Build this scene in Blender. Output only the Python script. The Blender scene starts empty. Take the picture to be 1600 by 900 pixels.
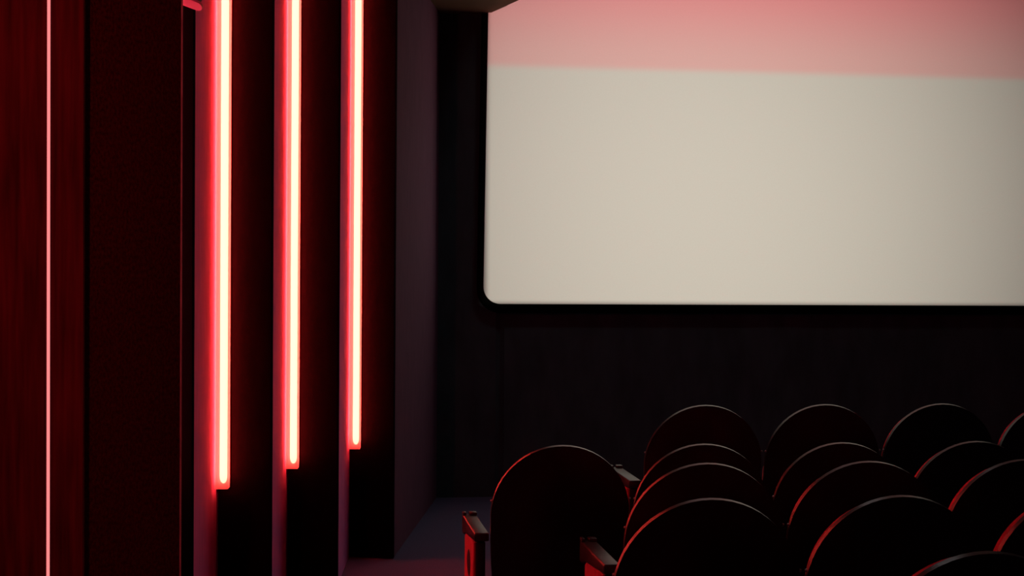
import bpy, bmesh, math, random
from mathutils import Vector, Matrix

random.seed(7)
scene = bpy.context.scene
PI = math.pi

# ------------------------------------------------------------------ camera, light, exposure
F = 2350.0                       # focal length in pixels of the 1600 x 900 frame
EYE = Vector((0.0, 0.0, 1.75))
YAW, PITCH, ROLL = math.radians(8.0), math.atan(50.0 / F), 0.008
fw = Vector((math.sin(YAW) * math.cos(PITCH), math.cos(YAW) * math.cos(PITCH), -math.sin(PITCH)))
rt0 = Vector((math.cos(YAW), -math.sin(YAW), 0.0))
up0 = rt0.cross(fw)
rt = rt0 * math.cos(ROLL) + up0 * math.sin(ROLL)
up = up0 * math.cos(ROLL) - rt0 * math.sin(ROLL)
cd = bpy.data.cameras.new('camera')
cam = bpy.data.objects.new('camera', cd)
scene.collection.objects.link(cam)
M = Matrix((rt, up, -fw)).transposed().to_4x4()
M.translation = EYE
cam.matrix_world = M
cd.sensor_width = 36.0
cd.sensor_fit = 'HORIZONTAL'
cd.lens = F / 1600.0 * 36.0
cd.clip_start = 0.05
scene.camera = cam

scene.view_settings.view_transform = 'Standard'
scene.view_settings.look = 'None'
scene.view_settings.exposure = 0.0
scene.view_settings.gamma = 1.0
scene.view_settings.use_curve_mapping = False

world = bpy.data.worlds.new('world')
scene.world = world
world.use_nodes = True
world.node_tree.nodes['Background'].inputs['Color'].default_value = (0, 0, 0, 1)

GLOW = (30.0, 1.75, 0.98)         # red tubes
PROJECTOR_W = 8900.0             # projector beam
PROJ = Vector((1.9, -3.6, 2.35)) # projector port in the rear wall


def ray(px, py):
    return (fw + rt * ((px - 800.0) / F) - up * ((py - 450.0) / F))

def on_y(px, py, y):
    d = ray(px, py)
    return EYE + d * ((y - EYE.y) / d.y)

def on_z(px, py, z):
    d = ray(px, py)
    return EYE + d * ((z - EYE.z) / d.z)

def at_depth(px, depth, py=400.0):
    return EYE + ray(px, py) * depth

# the front wall: where the floor line sits in the picture
YB = on_z(722, 777, 0.0).y
ZS = on_y(726, 22, YB).z         # underside of the low ceiling
ZC = 4.9                         # high ceiling

# ------------------------------------------------------------------ projector beam (spot lamp with a picture in it)
SCREEN_Y = YB - 0.10
s_tl, s_bl = on_y(763, 22, SCREEN_Y), on_y(755.5, 455, SCREEN_Y)
s_bot = on_y(1100, 476, SCREEN_Y).z
s_left = s_bl.x
s_right = on_y(1628, 300, SCREEN_Y).x
s_top = 4.15
s_lean = (s_tl.x - s_bl.x) / (s_tl.z - s_bl.z)
band_z = on_y(1150, 112, SCREEN_Y).z

sp = bpy.data.lights.new('projector_beam', 'SPOT')
spo = bpy.data.objects.new('projector_beam', sp)
scene.collection.objects.link(spo)
spo.location = PROJ
spo.rotation_euler = (PI / 2, 0, 0)
sp.energy = PROJECTOR_W
sp.spot_size = math.radians(40)
sp.spot_blend = 0.0
sp.shadow_soft_size = 0.015
sp.use_nodes = True
nt = sp.node_tree
for n in list(nt.nodes):
    nt.nodes.remove(n)
N = nt.nodes.new
L = nt.links.new
tc = N('ShaderNodeTexCoord')
sep = N('ShaderNodeSeparateXYZ')
L(tc.outputs['Normal'], sep.inputs[0])
def mth(op, a, b=None, c=None, clamp=False):
    m = N('ShaderNodeMath'); m.operation = op; m.use_clamp = clamp
    for i, v in enumerate((a, b, c)):
        if v is None:
            continue
        if isinstance(v, (int, float)):
            m.inputs[i].default_value = v
        else:
            L(v, m.inputs[i])
    return m.outputs[0]
def step(v, e0, e1):
    r = N('ShaderNodeMapRange'); r.interpolation_type = 'SMOOTHSTEP'
    L(v, r.inputs['Value'])
    r.inputs['From Min'].default_value = e0; r.inputs['From Max'].default_value = e1
    return r.outputs[0]
PD = SCREEN_Y - PROJ.y
SGN_X, SGN_Y = 1.0, 1.0
az = mth('ABSOLUTE', sep.outputs['Z'])
wx = mth('ADD', mth('MULTIPLY', mth('DIVIDE', sep.outputs['X'], az), PD * SGN_X), PROJ.x)   # metres on the screen
wz = mth('ADD', mth('MULTIPLY', mth('DIVIDE', sep.outputs['Y'], az), PD * SGN_Y), PROJ.z)
mask = mth('MULTIPLY', mth('MULTIPLY', step(wx, s_left - 0.02, s_left + 0.05), step(wx, s_right + 0.02, s_right - 0.05)),
           mth('MULTIPLY', step(wz, s_bot - 0.02, s_bot + 0.03), step(wz, s_top, s_top - 0.05)))
hot_x, hot_z = on_y(1120, 330, SCREEN_Y).x, on_y(1120, 350, SCREEN_Y).z
dx = mth('DIVIDE', mth('SUBTRACT', wx, hot_x), 2.45)
dz = mth('DIVIDE', mth('SUBTRACT', wz, hot_z), 2.9)
fall = mth('SUBTRACT', 1.0, mth('MULTIPLY', mth('ADD', mth('MULTIPLY', dx, dx), mth('MULTIPLY', dz, dz)), 0.50))
mixc = N('ShaderNodeMix'); mixc.data_type = 'RGBA'
L(step(wz, band_z - 0.035, band_z + 0.035), mixc.inputs['Factor'])
mixc.inputs[6].default_value = (0.640, 0.600, 0.490, 1)
mixp = N('ShaderNodeMix'); mixp.data_type = 'RGBA'
L(step(wz, band_z, band_z + 0.75), mixp.inputs['Factor'])
mixp.inputs[6].default_value = (0.770, 0.430, 0.370, 1)
mixp.inputs[7].default_value = (0.900, 0.270, 0.260, 1)
L(mixp.outputs[2], mixc.inputs[7])
em = N('ShaderNodeEmission')
L(mixc.outputs[2], em.inputs['Color'])
L(mth('MULTIPLY', mask, fall), em.inputs['Strength'])
out = N('ShaderNodeOutputLight')
L(em.outputs[0], out.inputs['Surface'])

# unseen red lamps added for near panels and bracket, standing in for further tubes
RED_LAMP_W = 18.0
hid = at_depth(222, 6.40)
for i, (lx, ly, lz, ll, lw, la) in enumerate(((-1.10, 2.4, 2.70, 1.6, 1.0, -40), (hid.x, hid.y, 2.02, 2.6, 0.70, -150))):
    al_ = bpy.data.lights.new('added_red_lamp', 'AREA')
    al_.shape = 'RECTANGLE'; al_.size = 0.06; al_.size_y = ll
    al_.energy = RED_LAMP_W * lw; al_.color = (1.0, 0.06, 0.075)
    ao = bpy.data.objects.new('added_red_lamp', al_)
    scene.collection.objects.link(ao)
    ao.location = (lx, ly, lz)
    ao.rotation_euler = (PI / 2, 0, math.radians(la))
# dim unseen fill lamp, added under the high ceiling to lift floor and rims
FILL_W = 12.0
hl = bpy.data.lights.new('fill_light', 'AREA')
hl.shape = 'RECTANGLE'; hl.size = 2.4; hl.size_y = 0.5
hl.energy = FILL_W; hl.color = (1.0, 0.93, 0.95)
ho = bpy.data.objects.new('fill_light', hl)
scene.collection.objects.link(ho)
ho.location = (1.6, 8.6, ZC - 0.05)

# ------------------------------------------------------------------ helpers
def new_mat(name, col, rough=0.8, spec=0.3, metal=0.0, var=0.0, vscale=(20, 20, 20), bump=0.0, bscale=300.0, bstretch=(1, 1, 1), detail=4.0, sheen=0.0):
    m = bpy.data.materials.new(name)
    m.use_nodes = True
    t = m.node_tree
    b = t.nodes['Principled BSDF']
    b.inputs['Roughness'].default_value = rough
    b.inputs['Specular IOR Level'].default_value = spec
    b.inputs['Metallic'].default_value = metal
    if sheen:
        b.inputs['Sheen Weight'].default_value = sheen
    tcn = t.nodes.new('ShaderNodeTexCoord')
    if var > 0:
        mp = t.nodes.new('ShaderNodeMapping'); mp.inputs['Scale'].default_value = vscale
        nz = t.nodes.new('ShaderNodeTexNoise'); nz.inputs['Scale'].default_value = 1.0; nz.inputs['Detail'].default_value = detail
        rp = t.nodes.new('ShaderNodeMapRange')
        rp.inputs['From Min'].default_value = 0.3; rp.inputs['From Max'].default_value = 0.7
        mx = t.nodes.new('ShaderNodeMix'); mx.data_type = 'RGBA'
        mx.inputs[6].default_value = tuple(c * (1 - var) for c in col) + (1,)
        mx.inputs[7].default_value = tuple(c * (1 + var) for c in col) + (1,)
        t.links.new(tcn.outputs['Object'], mp.inputs[0]); t.links.new(mp.outputs[0], nz.inputs['Vector'])
        t.links.new(nz.outputs['Fac'], rp.inputs['Value']); t.links.new(rp.outputs[0], mx.inputs['Factor'])
        t.links.new(mx.outputs[2], b.inputs['Base Color'])
    else:
        b.inputs['Base Color'].default_value = tuple(col) + (1,)
    if bump > 0:
        mp = t.nodes.new('ShaderNodeMapping'); mp.inputs['Scale'].default_value = bstretch
        nz = t.nodes.new('ShaderNodeTexNoise'); nz.inputs['Scale'].default_value = bscale; nz.inputs['Detail'].default_value = 3
        bp = t.nodes.new('ShaderNodeBump'); bp.inputs['Strength'].default_value = bump; bp.inputs['Distance'].default_value = 0.004
        t.links.new(tcn.outputs['Object'], mp.inputs[0]); t.links.new(mp.outputs[0], nz.inputs['Vector'])
        t.links.new(nz.outputs['Fac'], bp.inputs['Height']); t.links.new(bp.outputs[0], b.inputs['Normal'])
    return m

def emit_mat(name, col):
    m = bpy.data.materials.new(name); m.use_nodes = True
    t = m.node_tree
    t.nodes.remove(t.nodes['Principled BSDF'])
    e = t.nodes.new('ShaderNodeEmission')
    s = max(col)
    e.inputs['Color'].default_value = tuple(c / s for c in col) + (1,)
    e.inputs['Strength'].default_value = s
    t.links.new(e.outputs[0], t.nodes['Material Output'].inputs['Surface'])
    return m

def diffuser_mat(name):
    """clear pinkish acrylic: mostly see-through, milky enough to catch the glow of the tube inside"""
    m = bpy.data.materials.new(name); m.use_nodes = True
    t = m.node_tree
    t.nodes.remove(t.nodes['Principled BSDF'])
    tr = t.nodes.new('ShaderNodeBsdfTransparent')
    tl = t.nodes.new('ShaderNodeBsdfTranslucent'); tl.inputs['Color'].default_value = (0.95, 0.80, 0.92, 1)
    mx = t.nodes.new('ShaderNodeMixShader'); mx.inputs[0].default_value = 0.46
    t.links.new(tr.outputs[0], mx.inputs[1]); t.links.new(tl.outputs[0], mx.inputs[2])
    t.links.new(mx.outputs[0], t.nodes['Material Output'].inputs['Surface'])
    return m

MAT = {
    'tube_lit_felt': new_mat('wall felt with tube glow', (0.84, 0.34, 0.84), 0.95, 0.1, var=0.10, vscale=(60, 60, 6), bump=0.25, bscale=500),  # same wall felt, lightened to paint in the glow of the tubes
    'felt': new_mat('mauve wall felt', (0.22, 0.108, 0.175), 0.95, 0.1, var=0.12, vscale=(60, 60, 6), bump=0.25, bscale=500),
    'black_fabric': new_mat('black fin fabric', (0.0062, 0.0020, 0.0042), 0.9, 0.03, var=0.2, vscale=(40, 40, 10), bump=0.2, bscale=600),
    'wine_wood': new_mat('wine stained veneer', (0.20, 0.038, 0.040), 0.75, 0.1, var=0.45, vscale=(38, 38, 2.2), bump=0.1, bscale=60, bstretch=(1, 1, 0.06)),
    'fuzzy': new_mat('brown pile covering', (0.105, 0.024, 0.019), 0.9, 0.1, var=0.6, vscale=(110, 110, 70), bump=0.8, bscale=140),
    'carpet': new_mat('purple carpet', (0.135, 0.132, 0.235), 0.95, 0.1, var=0.2, vscale=(150, 150, 150), bump=0.5, bscale=400),
    'wall_black': new_mat('black wall cloth', (0.058, 0.088, 0.098), 0.95, 0.1, var=0.2, vscale=(8, 8, 3), bump=0.2, bscale=400),
    'mask_black': new_mat('black velvet masking', (0.002, 0.002, 0.002), 0.95, 0.02, var=0.2, bump=0.1),
    'screen': new_mat('white screen cloth', (0.80, 0.80, 0.80), 0.9, 0.05, var=0.012, vscale=(90, 90, 90), bump=0.03, bscale=900),
    'brown_ceiling': new_mat('brown ceiling paint', (0.17, 0.098, 0.058), 0.9, 0.15, var=0.1, vscale=(5, 5, 5)),
    'dark_wall': new_mat('dark rear wall cloth', (0.03, 0.02, 0.022), 0.95, 0.1, var=0.1),
    'shell': new_mat('black seat shell', (0.0030, 0.0030, 0.0030), 0.31, 0.42, var=0.2, vscale=(30, 30, 30), bump=0.04, bscale=500),
    'red_cloth': new_mat('red seat velour', (0.42, 0.038, 0.075), 0.9, 0.2, var=0.25, vscale=(25, 25, 14), bump=0.4, bscale=260, sheen=0.15),
    'arm_black': new_mat('black lacquered armrest', (0.012, 0.011, 0.010), 0.38, 0.5, var=0.3, vscale=(60, 8, 60), bump=0.05, bscale=200),
    'slot_black': new_mat('black slot plastic', (0.006, 0.004, 0.004), 0.6, 0.3, var=0.1),
    'steel': new_mat('grey painted steel', (0.06, 0.06, 0.06), 0.45, 0.5, metal=0.6, var=0.1),
    'bolt': new_mat('zinc bolt', (0.35, 0.35, 0.34), 0.4, 0.5, metal=1.0, var=0.05),
    'trim': new_mat('pale edge trim', (0.80, 0.72, 0.70), 0.45, 0.5, metal=0.0, var=0.25, vscale=(40, 40, 12)),
    'pale_metal': new_mat('pale painted bracket', (0.80, 0.74, 0.72), 0.6, 0.4, var=0.05),
    'speaker_black': new_mat('black speaker cabinet', (0.006, 0.005, 0.005), 0.7, 0.2, var=0.2),
    'channel': new_mat('dark aluminium channel', (0.02, 0.012, 0.012), 0.5, 0.4, metal=0.5, var=0.1),
    'acrylic': diffuser_mat('pink acrylic diffuser'),
    'glow': emit_mat('red glow tube', GLOW),
    'slit': emit_mat('red light line', (1.25, 0.27, 0.27)),
}

def link(o):
    scene.collection.objects.link(o)
    return o

def obj(name, bm, mat, parent=None, smooth=None, mats=None):
    me = bpy.data.meshes.new(name)
    bmesh.ops.recalc_face_normals(bm, faces=bm.faces)
    bm.to_mesh(me); bm.free()
    me.materials.append(MAT[mat])
    for x in (mats or []):
        me.materials.append(MAT[x])
    o = link(bpy.data.objects.new(name, me))
    if parent:
        o.parent = parent
    if smooth:
        for p in me.polygons:
            p.use_smooth = True
        me.set_sharp_from_angle(angle=math.radians(smooth))
    return o

def struct(name, bm, mat, label=None, **k):
    o = obj(name, bm, mat, **k)
    o['kind'] = 'structure'
    if label:
        o['label'] = label
        o['category'] = label.split()[-1]
    return o

def tag(o, label, cat, group=None):
    o['label'] = label
    o['category'] = cat
    if group:
        o['group'] = group
    return o

def thing(name, loc, label, cat, group=None, rz=0.0):
    o = link(bpy.data.objects.new(name, None))
    o.empty_display_size = 0.1
    o.location = loc
    o.rotation_euler = (0, 0, rz)
    return tag(o, label, cat, group)

def box(bm, c, s, bevel=0.0, seg=2, mtx=None):
    r = bmesh.ops.create_cube(bm, size=1.0)
    vs = r['verts']
    bmesh.ops.scale(bm, vec=s, verts=vs)
    if bevel > 0:
        es = list({e for v in vs for e in v.link_edges})
        rr = bmesh.ops.bevel(bm, geom=es, offset=bevel, segments=seg, profile=0.5, affect='EDGES')
        vs = list({v for f in rr['faces'] for v in f.verts} | {v for v in vs if v.is_valid})
    if mtx is not None:
        bmesh.ops.transform(bm, matrix=mtx, verts=vs)
    bmesh.ops.translate(bm, vec=c, verts=vs)
    return vs

def prism(bm, pts, z0, z1):
    """vertical prism over a plan outline"""
    a = [bm.verts.new((p[0], p[1], z0)) for p in pts]
    b = [bm.verts.new((p[0], p[1], z1)) for p in pts]
    n = len(pts)
    bm.faces.new(a[::-1]); bm.faces.new(b)
    for i in range(n):
        j = (i + 1) % n
        bm.faces.new((a[i], a[j], b[j], b[i]))

def slab_xz(bm, pts, y0, y1, bevel=0.0, seg=3):
    """outline in x, z given a thickness along y"""
    a = [bm.verts.new((p[0], y0, p[1])) for p in pts]
    b = [bm.verts.new((p[0], y1, p[1])) for p in pts]
    n = len(pts)
    f0 = bm.faces.new(a); f1 = bm.faces.new(b[::-1])
    for i in range(n):
        j = (i + 1) % n
        bm.faces.new((a[i], b[i], b[j], a[j]))
    if bevel > 0:
        es = list(f0.edges) + list(f1.edges)
        bmesh.ops.bevel(bm, geom=es, offset=bevel, segments=seg, profile=0.5, affect='EDGES')

def xy(v):
    return Vector((v.x, v.y))

# ------------------------------------------------------------------ room shell
# left wall: saw-tooth run of fins; corner = where a tube sits, outer = free edge of the dark face
X_FAR_L, X_R, Y_REAR = -3.6, on_y(1660, 400, YB).x, -4.2
corner = [at_depth(206, 6.47), at_depth(340.5, 7.20), at_depth(450, 7.87), at_depth(548, 8.67)]
outer = [at_depth(301, 6.42), at_depth(424.5, 7.14), at_depth(529, 7.81), at_depth(617, 8.61)]
edge_c = at_depth(282.5, 5.85)        # free edge of the near pile-covered panel
edge_b = at_depth(130, 5.45)          # free edge of the veneer panels
end = on_y(684.5, 400, YB)

TP = 0.03
def back(v, d=TP):
    w = xy(v) - Vector((0, 0)); return w + w.normalized() * d

veneer_l = at_depth(-60, 5.45)
veneer_s = (xy(edge_b) - xy(veneer_l)).normalized()
vb0, vb1 = xy(veneer_l) + Vector((-veneer_s.y, veneer_s.x)) * 0.034, xy(edge_b) + Vector((-veneer_s.y, veneer_s.x)) * 0.034
left_c = at_depth(118, 5.50)
cs_ = (xy(edge_c) - xy(left_c)).normalized()
cb0, cb1 = xy(left_c) + Vector((-cs_.y, cs_.x)) * 0.034, xy(edge_c) + Vector((-cs_.y, cs_.x)) * 0.034
wx0 = vb1.x - 0.06
line = [Vector((-1.45, Y_REAR)), Vector((-1.45, 4.2)), vb0 - veneer_s * 0.02, vb1 - veneer_s * 0.06]
k_ = (wx0 - cb0.x) / cs_.x
line += [cb0 + cs_ * k_, cb1 - cs_ * 0.04]
# receding faces end on the fins' free edges
cn_ = Vector((-cs_.y, cs_.x))
pts = line + [line[5] + cn_ * 0.05, line[5] + cn_ * 0.05 - cs_ * 0.19, back(corner[0]), back(outer[0])]
for i in (1, 2, 3):
    pts += [back(corner[i]), back(outer[i])]
pts += [xy(end) + Vector((0, 0.0))]
pts += [Vector((X_FAR_L, YB)), Vector((X_FAR_L, Y_REAR))]
bm = bmesh.new()
prism(bm, pts, 0.0, ZC)
wl = struct('wall_left', bm, 'felt', mats=['tube_lit_felt'])
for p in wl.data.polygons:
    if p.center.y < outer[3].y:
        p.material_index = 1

# floor, front wall with a seam under the screen, rear and right walls
bm = bmesh.new()
box(bm, ((X_FAR_L + X_R + .3) / 2, (Y_REAR + YB) / 2, -0.05), (X_R + .3 - X_FAR_L, YB - Y_REAR + 0.6, 0.1))
struct('floor', bm, 'carpet')
seam = on_y(781, 640, YB).x
bm = bmesh.new()
prism(bm, [(X_FAR_L, YB), (seam - 0.035, YB), (seam, YB + 0.03), (seam + 0.03, YB), (X_R + .3, YB), (X_R + .3, YB + .3), (X_FAR_L, YB + .3)], 0.0, ZC)
struct('wall_front', bm, 'wall_black')
bm = bmesh.new()
box(bm, (X_R + .15, (Y_REAR + YB) / 2, ZC / 2), (.3, YB - Y_REAR, ZC))
struct('wall_right', bm, 'dark_wall')
bm = bmesh.new()
box(bm, ((X_FAR_L + X_R) / 2, Y_REAR - .15, ZC / 2), (X_R - X_FAR_L + .6, .3, ZC))
struct('wall_rear', bm, 'dark_wall')
bm = bmesh.new()
box(bm, ((X_FAR_L + X_R) / 2, (Y_REAR + YB) / 2, ZC + .1), (X_R - X_FAR_L + .6, YB - Y_REAR + .6, .2))
struct('ceiling', bm, 'brown_ceiling')
# dropped ceiling over the left side, its free edge running off at an angle from the screen corner
sc0, sc1 = on_z(762.5, 22, ZS), on_z(811, 0, ZS)
sdir = (sc1 - sc0)
sc2 = sc0 + sdir * 1.12
bm = bmesh.new()
prism(bm, [(X_FAR_L + .3, YB - .005), (sc0.x, YB - .005), (sc0.x, sc0.y), (sc2.x, sc2.y), (sc2.x, Y_REAR + 2.0), (X_FAR_L + .3, Y_REAR + 2.0)], ZS, ZC - .005)
struct('ceiling_soffit', bm, 'brown_ceiling')

# ------------------------------------------------------------------ projection screen
def rounded(x0, x1, z0, z1, r, lean, zref):
    out_ = []
    for cx, cz, a0 in ((x0 + r, z0 + r, 180), (x1 - r, z0 + r, 270), (x1 - r, z1 - r, 0), (x0 + r, z1 - r, 90)):
        for k in range(13):
            a = math.radians(a0 + 90 * k / 12)
            x, z = cx + r * math.cos(a), cz + r * math.sin(a)
            w = max(0.0, min(1.0, (x1 - x) / (x1 - x0)))
            out_.append((x + lean * (z - zref) * w, z))
    return out_
rad = 0.125
t = thing('projection_screen', ((s_left + s_right) / 2, SCREEN_Y, s_bot), 'large white cinema screen with rounded corners lit with a pink band across its top', 'screen')
off = Vector(t.location)
bm = bmesh.new()
slab_xz(bm, [(x - off.x, z - off.z) for x, z in rounded(s_left, s_right, s_bot, s_top, rad, s_lean, s_bl.z)], 0.0, 0.03)
obj('screen_cloth', bm, 'screen', t)
bm = bmesh.new()
inner = rounded(s_left + .002, s_right - .002, s_bot + .002, s_top - .002, rad, s_lean, s_bl.z)
bw = 0.068
outr = rounded(s_left - bw * .55, s_right + bw, s_bot - bw, s_top + bw, rad + .05, s_lean, s_bl.z)
yy = (0.035, 0.095)
ring = []
for src in (inner, outr):
    for y in yy:
        ring.append([bm.verts.new((x - off.x, y, z - off.z)) for x, z in src])
n = len(inner)
for i in range(n):
    j = (i + 1) % n
    bm.faces.new((ring[0][i], ring[0][j], ring[2][j], ring[2][i]))
    bm.faces.new((ring[2][i], ring[2][j], ring[3][j], ring[3][i]))
    bm.faces.new((ring[3][i], ring[3][j], ring[1][j], ring[1][i]))
    bm.faces.new((ring[1][i], ring[1][j], ring[0][j], ring[0][i]))
obj('masking_frame', bm, 'mask_black', t)

# ------------------------------------------------------------------ fins on the left wall
def fin_panel(c, o, name, mat, label, group=None, z1=None, trim=False, thick=TP):
    c, o = xy(c), xy(o)
    along = (o - c).normalized()
    nrm = Vector((along.y, -along.x))            # towards the viewer
    w = (o - c).length
    th = thing(name, (c.x, c.y, 0.0), label, 'wall panel', group, rz=math.atan2(along.y, along.x))
    bm = bmesh.new()
    zt = (z1 or ZS) - 0.004
    box(bm, (w / 2 + .0015, thick / 2 - .001, zt / 2 + .002), (w - .003, thick - .004, zt - .004), 0.004, 2)
    obj('panel_face', bm, mat, th, smooth=40)
    if trim:
        bm = bmesh.new()
        box(bm, (w + .0030, thick / 2 - .001, zt / 2), (.0055, thick + .002, zt - .004), 0.001, 1)
        obj('edge_trim', bm, 'trim', th)
    return th

fin_labels = [
    'narrow dark fabric fin showing beside the brown pile panel edge',
    'dark fabric fin to the right of the longest lowest-ending red tube',
    'dark fabric fin between the middle red tube and the last tube',
    'dark fabric fin beside the mauve wall next to the screen wall',
]
for i in range(4):
    fin_panel(corner[i], outer[i], 'wall_fin', 'black_fabric', fin_labels[i], 'dark fins along the left wall')
fin_panel(left_c, edge_c, 'wall_panel', 'fuzzy', 'dark brown pile covered wall panel with a thin shiny edge', None, trim=True)
a0, a1 = at_depth(-60, 5.45), at_depth(72.2, 5.45)
b0 = at_depth(78.0, 5.45)
fin_panel(a0, a1, 'wall_panel', 'wine_wood', 'wine red streaked wall panel at the left of the thin light line', None, thick=0.03)
fin_panel(b0, edge_b, 'wall_panel', 'wine_wood', 'narrow wine red wall panel right of the thin light line', None, thick=0.03)

# thin line of light in the slot between the two veneer panels
m0 = at_depth(75.0, 5.462)
al = (xy(a1) - xy(a0)).normalized()
t = thing('light_strip', (m0.x, m0.y, 0.0), 'thin straight pink red light line set between two wine red panels', 'light', rz=math.atan2(al.y, al.x))
bm = bmesh.new(); box(bm, (0, 0.0, ZS / 2), (0.0125, 0.008, ZS - 0.02)); obj('glow_strip', bm, 'slit', t)
bm = bmesh.new(); box(bm, (0, 0.009, ZS / 2), (0.0131, 0.0085, ZS - 0.01)); obj('channel', bm, 'channel', t)

# ------------------------------------------------------------------ red tubes in the corners of the fins
TB = 0.064
def red_tube(c, o, prev_o, zb, label):
    """the box stands square to the receding felt face and clear of the dark fin"""
    wc, wo = back(c), back(prev_o)
    c, o = xy(c), xy(o)
    ey = (wo - wc).normalized()
    ex = Vector((-ey.y, ey.x))
    pan = (o - c).normalized()
    gap = .004 + max(0.0, (TB + .006) * pan.dot(ey) / pan.dot(ex))
    c0 = wc + ey * ((c - wc).dot(ey))
    along = ex
    p = c0 + ex * (TB / 2 + .004) + ey * (TB / 2 + gap)
    zt = ZS - 0.05
    th = thing('light_tube', (p.x, p.y, zb), label, 'light', 'glowing red tubes on the left wall', rz=math.atan2(along.y, along.x))
    h = zt - zb
    bm = bmesh.new()
    box(bm, (0, 0, h / 2), (TB, TB, h), 0.003, 2)
    obj('diffuser', bm, 'acrylic', th)
    bm = bmesh.new()                               # lamp tube with a domed end
    segs, r = 20, 0.0180
    prof = []
    for k in range(7):
        a = (PI / 2) * k / 6
        prof.append((r * math.sin(a), 0.024 + 0.034 * (1 - math.cos(a))))
    prof += [(r, h * .5), (r, h - .03), (0.0, h - .02)]
    rings = []
    for pr, pz in prof:
        if pr < 1e-6:
            rings.append([bm.verts.new((0.006, 0.0, pz))])
        else:
            rings.append([bm.verts.new((0.006 + pr * math.cos(2 * PI * q / segs), pr * math.sin(2 * PI * q / segs), pz)) for q in range(segs)])
    for A, B in zip(rings, rings[1:]):
        for q in range(segs):
            w = (q + 1) % segs
            if len(A) == 1:
                bm.faces.new((A[0], B[w], B[q]))
            elif len(B) == 1:
                bm.faces.new((A[q], A[w], B[0]))
            else:
                bm.faces.new((A[q], A[w], B[w], B[q]))
    obj('glow_tube', bm, 'glow', th, smooth=60)
    bm = bmesh.new()
    box(bm, (0, TB / 2 + .0022, h / 2), (TB + .002, .0036, h), 0.0)
    obj('back_channel', bm, 'channel', th)
    return th
zb = [EYE.z + 0] * 4
def z_at(px, py, v):
    d = ray(px, py); k = (xy(v) - xy(EYE)).length / Vector((d.x, d.y)).length
    return EYE.z + d.z * k
red_tube(corner[1], outer[1], outer[0], z_at(347, 760, corner[1]), 'longest and lowest-ending of the glowing red tubes, beside the brown pile panel')
red_tube(corner[2], outer[2], outer[1], z_at(459, 729, corner[2]), 'middle glowing red tube, between the other two tubes')
red_tube(corner[3], outer[3], outer[2], z_at(556, 699, corner[3]), 'glowing red tube nearest the screen, the shortest of the three')

# ------------------------------------------------------------------ wall loudspeaker cut by the top edge of the picture
sp_p = at_depth(300, 6.12, 3)
t = thing('wall_speaker', sp_p, 'dark loudspeaker on a pale bracket high above the fins, lit pink', 'speaker', rz=-YAW)
tilt = Matrix.Rotation(math.radians(20), 4, 'Y')
pitchm = Matrix.Rotation(math.radians(-38), 4, 'X')
def cap_bar(bm, length, wid, thk, mtx, c):
    pts_ = []
    for k in range(9):
        a = -PI / 2 + PI * k / 8
        pts_.append((length / 2 - wid / 2 + wid / 2 * math.cos(a), wid / 2 * math.sin(a)))
    pts_ += [(-length / 2, wid / 2), (-length / 2, -wid / 2)]
    a_ = [bm.verts.new((x, y, -thk / 2)) for x, y in pts_]
    b_ = [bm.verts.new((x, y, thk / 2)) for x, y in pts_]
    f0 = bm.faces.new(a_[::-1]); f1 = bm.faces.new(b_)
    for i in range(len(pts_)):
        j = (i + 1) % len(pts_)
        bm.faces.new((a_[i], a_[j], b_[j], b_[i]))
    bmesh.ops.transform(bm, matrix=Matrix.Translation(c) @ mtx, verts=bm.verts)
bm = bmesh.new()
cap_bar(bm, 0.13, 0.045, 0.012, tilt @ pitchm, Vector((-0.018, 0, 0.0)))
obj('bracket', bm, 'pale_metal', t)
bm = bmesh.new()
box(bm, (0, 0, 0), (0.12, 0.16, 0.26), 0.01, 2)
bmesh.ops.transform(bm, matrix=Matrix.Translation((-0.015, 0.07, 0.135)) @ tilt, verts=bm.verts)
obj('cabinet', bm, 'speaker_black', t, smooth=40)

# ------------------------------------------------------------------ cinema seats
S = 0.6125
R_BACK = 0.2965
APEX = 1.0                              # height of the back's top in the seat's own measure
def arch(r, z_apex, z_low, ry=None, taper=0.0, n=28):
    ry = ry or r
    o_ = []
    for k in range(n + 1):
        a = PI * k / n
        o_.append((r * math.cos(a), z_apex - ry + ry * math.sin(a)))
    for k in range(1, 5):
        f = k / 4
        o_.append((-(r - taper * f * f), z_apex - ry + (z_low - z_apex + ry) * f))
    for k in range(4, 0, -1):
        f = k / 4
        o_.append(((r - taper * f * f), z_apex - ry + (z_low - z_apex + ry) * f))
    return o_[::1]

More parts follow.
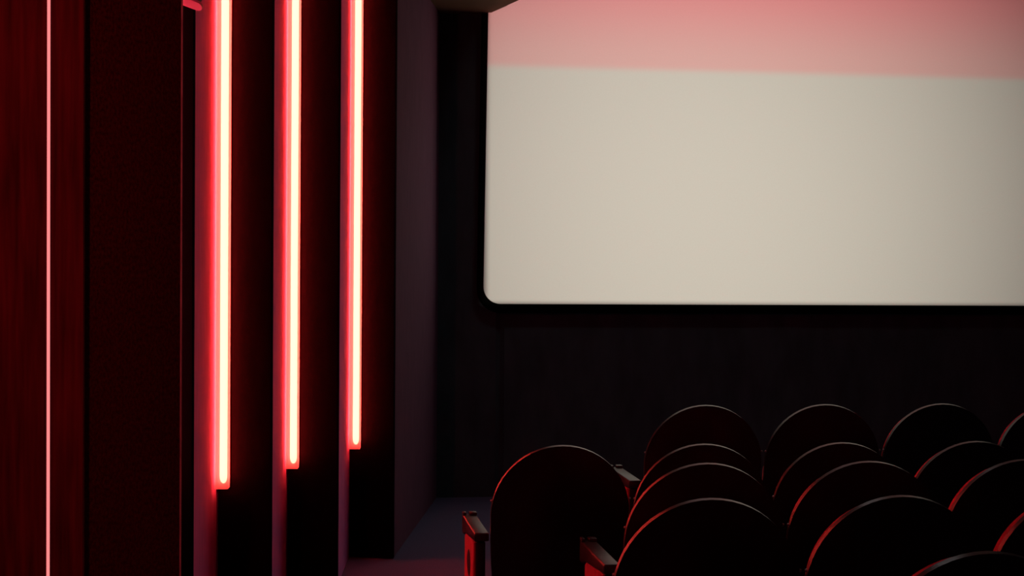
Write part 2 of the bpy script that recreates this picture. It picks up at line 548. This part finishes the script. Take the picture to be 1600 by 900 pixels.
REC = Matrix.Rotation(math.radians(9), 4, 'X')
def seat_meshes(dz):
    """list of (name, bmesh, material, smooth, parent index) with dz added to everything above the pedestal"""
    out_ = []
    zp = 0.38 + dz                      # pivot of the recline
    piv = Matrix.Translation((0, 0.10, zp)) @ REC
    cs = math.cos(math.radians(9))
    top = (APEX + dz - zp) / cs
    bm = bmesh.new()
    slab_xz(bm, arch(R_BACK, top, -0.10, ry=R_BACK * 1.0, taper=0.03), -0.016, 0.004, bevel=0.008, seg=3)
    bmesh.ops.transform(bm, matrix=piv, verts=bm.verts)
    out_.append(('back_shell', bm, 'shell', 50, None))
    bm = bmesh.new()
    slab_xz(bm, arch(R_BACK - .028, top - .034, -0.02, taper=0.02), 0.005, 0.073, bevel=0.028, seg=4)
    bmesh.ops.transform(bm, matrix=piv, verts=bm.verts)
    out_.append(('backrest', bm, 'red_cloth', 50, None))
    # seat cushion, tipped up against the back
    bm = bmesh.new()
    box(bm, (0, 0.245, 0.485 + dz), (0.49, 0.10, 0.40), 0.04, 4, mtx=Matrix.Rotation(math.radians(10), 4, 'X'))
    out_.append(('seat_cushion', bm, 'red_cloth', 50, None))
    bm = bmesh.new()
    box(bm, (0, 0.12, (0.36 + dz) / 2), (0.06, 0.09, 0.36 + dz - .004), 0.006)
    box(bm, (0, 0.12, 0.006), (0.20, 0.20, 0.012), 0.003)
    box(bm, (0, 0.14, 0.335 + dz), (0.50, 0.05, 0.05), 0.006)
    out_.append(('pedestal', bm, 'steel', 40, None))
    for sx in (-1, 1):
        bm = bmesh.new()
        r = bmesh.ops.create_cone(bm, cap_ends=True, segments=12, radius1=0.006, radius2=0.004, depth=0.006, matrix=Matrix.Translation((sx * (R_BACK + .001), -0.014, top - .235)) @ Matrix.Rotation(sx * PI / 2, 4, 'Y'))
        bmesh.ops.transform(bm, matrix=piv, verts=bm.verts)
        out_.append(('bolt', bm, 'bolt', 40, 0))
    return out_

def arm_meshes(dz, x, y0=0.09, w=0.064, y1=0.575):
    """one armrest: pad with a raised lip at its front, upholstered end panel beneath"""
    out_ = []
    za = 0.618 + dz
    bm = bmesh.new()
    # pad, deeper at its front than at its rear
    prof = [(y0, za - .036), (y0, za), (y1, za), (y1, za - .085), (y1 - .05, za - .085), (y1 - .12, za - .055)]
    fa = [bm.verts.new((x - w / 2, y, z)) for y, z in prof]
    fb = [bm.verts.new((x + w / 2, y, z)) for y, z in prof]
    bm.faces.new(fa); bm.faces.new(fb[::-1])
    for q in range(len(prof)):
        q2 = (q + 1) % len(prof)
        bm.faces.new((fa[q], fb[q], fb[q2], fa[q2]))
    bmesh.ops.bevel(bm, geom=list(bm.edges), offset=0.007, segments=3, profile=0.5, affect='EDGES')
    out_.append(('armrest', bm, 'arm_black', 40, None))
    ai = len(out_) - 1
    bm = bmesh.new()
    box(bm, (x - w / 2 + .008, y1 - .022, za + .004), (0.015, 0.045, 0.018), 0.004, 2)
    box(bm, (x + w / 2 - .017, y1 - .022, za + .004), (0.033, 0.045, 0.018), 0.004, 2)
    out_.append(('front_lip', bm, 'arm_black', 40, ('a', ai)))
    bm = bmesh.new()
    pr2 = [(y0 + .03, .006), (y0 + .03, za - .0405), (y1 - .14, za - .0500), (y1 - .10, za - .0700), (y1 - .085, .006)]
    wp = w - .022
    fa = [bm.verts.new((x - wp / 2, y, z)) for y, z in pr2]
    fb = [bm.verts.new((x + wp / 2, y, z)) for y, z in pr2]
    bm.faces.new(fa); bm.faces.new(fb[::-1])
    for q in range(len(pr2)):
        q2 = (q + 1) % len(pr2)
        bm.faces.new((fa[q], fb[q], fb[q2], fa[q2]))
    bmesh.ops.bevel(bm, geom=list(bm.edges), offset=0.010, segments=3, profile=0.5, affect='EDGES')
    out_.append(('support', bm, 'slot_black', 50, None))
    bm = bmesh.new()
    pr3 = [(y0 + .036, .03), (y0 + .036, za - .0455), (y1 - .145, za - .0560), (y1 - .108, za - .0760), (y1 - .094, .03)]
    xo = x - wp / 2
    fa = [bm.verts.new((xo - .010, y, z)) for y, z in pr3]
    fb = [bm.verts.new((xo - .0003, y, z)) for y, z in pr3]
    bm.faces.new(fa); bm.faces.new(fb[::-1])
    for q in range(len(pr3)):
        q2 = (q + 1) % len(pr3)
        bm.faces.new((fa[q], fb[q], fb[q2], fa[q2]))
    bmesh.ops.bevel(bm, geom=[e for e in bm.edges if all(v.co.x < xo - .005 for v in e.verts)], offset=0.006, segments=3, profile=0.5, affect='EDGES')
    out_.append(('side_panel', bm, 'red_cloth', 50, None))
    return out_

def slot_mesh(dz, x):
    bm = bmesh.new()
    za = 0.618 + dz
    n = 20
    v0, v1, v2 = [], [], []
    for k in range(n):
        a = 2 * PI * k / n
        cy, cz = math.cos(a), math.sin(a)
        v0.append(bm.verts.new((x - .0305, 0.29 + .062 * cy, za - .165 + .060 * cz)))
        v1.append(bm.verts.new((x - .0330, 0.29 + .056 * cy, za - .165 + .054 * cz)))
        v2.append(bm.verts.new((x - .0318, 0.29 + .040 * cy, za - .165 + .038 * cz)))
    for k in range(n):
        j = (k + 1) % n
        bm.faces.new((v0[k], v0[j], v1[j], v1[k])); bm.faces.new((v1[k], v1[j], v2[j], v2[k]))
    bm.faces.new(v2); bm.faces.new(v0[::-1])
    return bm

def build(parts, root, prefix_index=0):
    made = []
    for nm, bm, mat, sm, par in parts:
        if par is None:
            p = root
        elif isinstance(par, tuple):
            p = made[par[1]]
        else:
            p = made[par]
        made.append(obj(nm, bm, mat, p, smooth=sm))
    return made

def copy_thing(src, name):
    def rec(o, parent):
        c = o.copy(); scene.collection.objects.link(c); c.parent = parent
        for ch in [q for q in scene.objects if q.parent == o]:
            rec(ch, c)
        return c
    return rec(src, None)

# rows from the screen backwards: first seat's px, apex py, seat spacing in px, number of seats
rows = [
    (1104.0, 633.5, 193.0, 4),
    (880.0, 696.5, 226.0, 4),
    (1107.0, 724.5, 262.0, 3),
    (1113.0, 780.0, 310.0, 3),
    (1549.0, 864.0, 384.0, 1),
]
order = ['first', 'second', 'third', 'fourth']
row_txt = ['in the row closest to the screen', 'in the second row from the screen', 'in the third row from the screen', 'in the fourth row from the screen', 'in the last row']
row_grp = ['seats in the row closest to the screen', 'seats in the second row from the screen', 'seats in the third row from the screen', 'seats in the fourth row from the screen', None]
lab = {
    (0, 0): 'black round-backed cinema seat at the aisle end of the row closest to the screen',
    (0, 1): 'black round-backed cinema seat, second from the aisle in the row closest to the screen',
    (0, 2): 'black round-backed cinema seat, third from the aisle in the row closest to the screen',
    (0, 3): 'black cinema seat cut by the frame in the row closest to the screen',
    (1, 0): 'black round-backed aisle seat standing alone with red side panel under its armrest',
    (1, 1): 'black round-backed seat beside the lone aisle seat in the second row from the screen',
    (1, 2): 'black round-backed seat, third from the aisle in the second row from the screen',
    (1, 3): 'dim black round-backed seat, fourth from the aisle in the second row from the screen',
    (2, 0): 'black round-backed aisle seat of the third row, its armrest behind the lone aisle seat',
    (2, 1): 'black round-backed seat, second from the aisle in the third row from the screen',
    (2, 2): 'black seat cut by the frame with a red edge, in the third row',
    (3, 0): 'black round-backed aisle seat of the fourth row with a long red-lit edge',
    (3, 1): 'black round-backed seat, second from the aisle in the fourth row, its edge red',
    (3, 2): 'sliver of a black seat at the frame corner in the fourth row from the screen',
    (4, 0): 'very dim black round-backed seat in the bottom corner, closest to the camera',
}
AX = -(S * 0.5 + 0.022)
for ri, (px, py, sp_px, cnt) in enumerate(rows):
    depth = F * S / sp_px * math.cos(YAW) ** 0
    # spacing seen in the picture foreshortens with the yaw of the row
    u = (px + sp_px / 2 - 800) / F
    depth *= (math.cos(YAW) + u * 0 ) / 1.0
    P = at_depth(px, depth, py)
    dz = P.z - APEX
    # the apex leans back from the seat's origin
    lean_y = 0.10 - (APEX - 0.38) * math.tan(math.radians(9)) - 0.02
    y_row = P.y - lean_y
    proto = None
    for k in range(cnt):
        X = P.x + k * S
        if proto is None:
            root = thing('cinema_seat', (X, y_row, 0.0), lab[(ri, k)], 'seat', row_grp[ri])
            build(seat_meshes(dz), root)
            build(arm_meshes(dz, AX), root)
            obj('hand_slot', slot_mesh(dz, AX), 'slot_black', root, smooth=40)
            proto = root
        else:
            if k == 1:
                root = thing('cinema_seat', (X, y_row, 0.0), lab[(ri, k)], 'seat', row_grp[ri])
                build(seat_meshes(dz), root)
                build(arm_meshes(dz, -S / 2, 0.20, 0.05), root)
                inner_proto = root
            else:
                root = copy_thing(inner_proto, 'cinema_seat')
                root.location = (X, y_row, 0.0)
                root['label'] = lab[(ri, k)]
    print('ROW', ri, 'depth', round(depth, 2), 'y', round(y_row, 2), 'dz', round(dz, 3), 'x', round(P.x, 2))
print('YB', YB, 'ZS', ZS, 'screen', s_left, s_right, s_bot, 'band', band_z, 'XR', X_R)
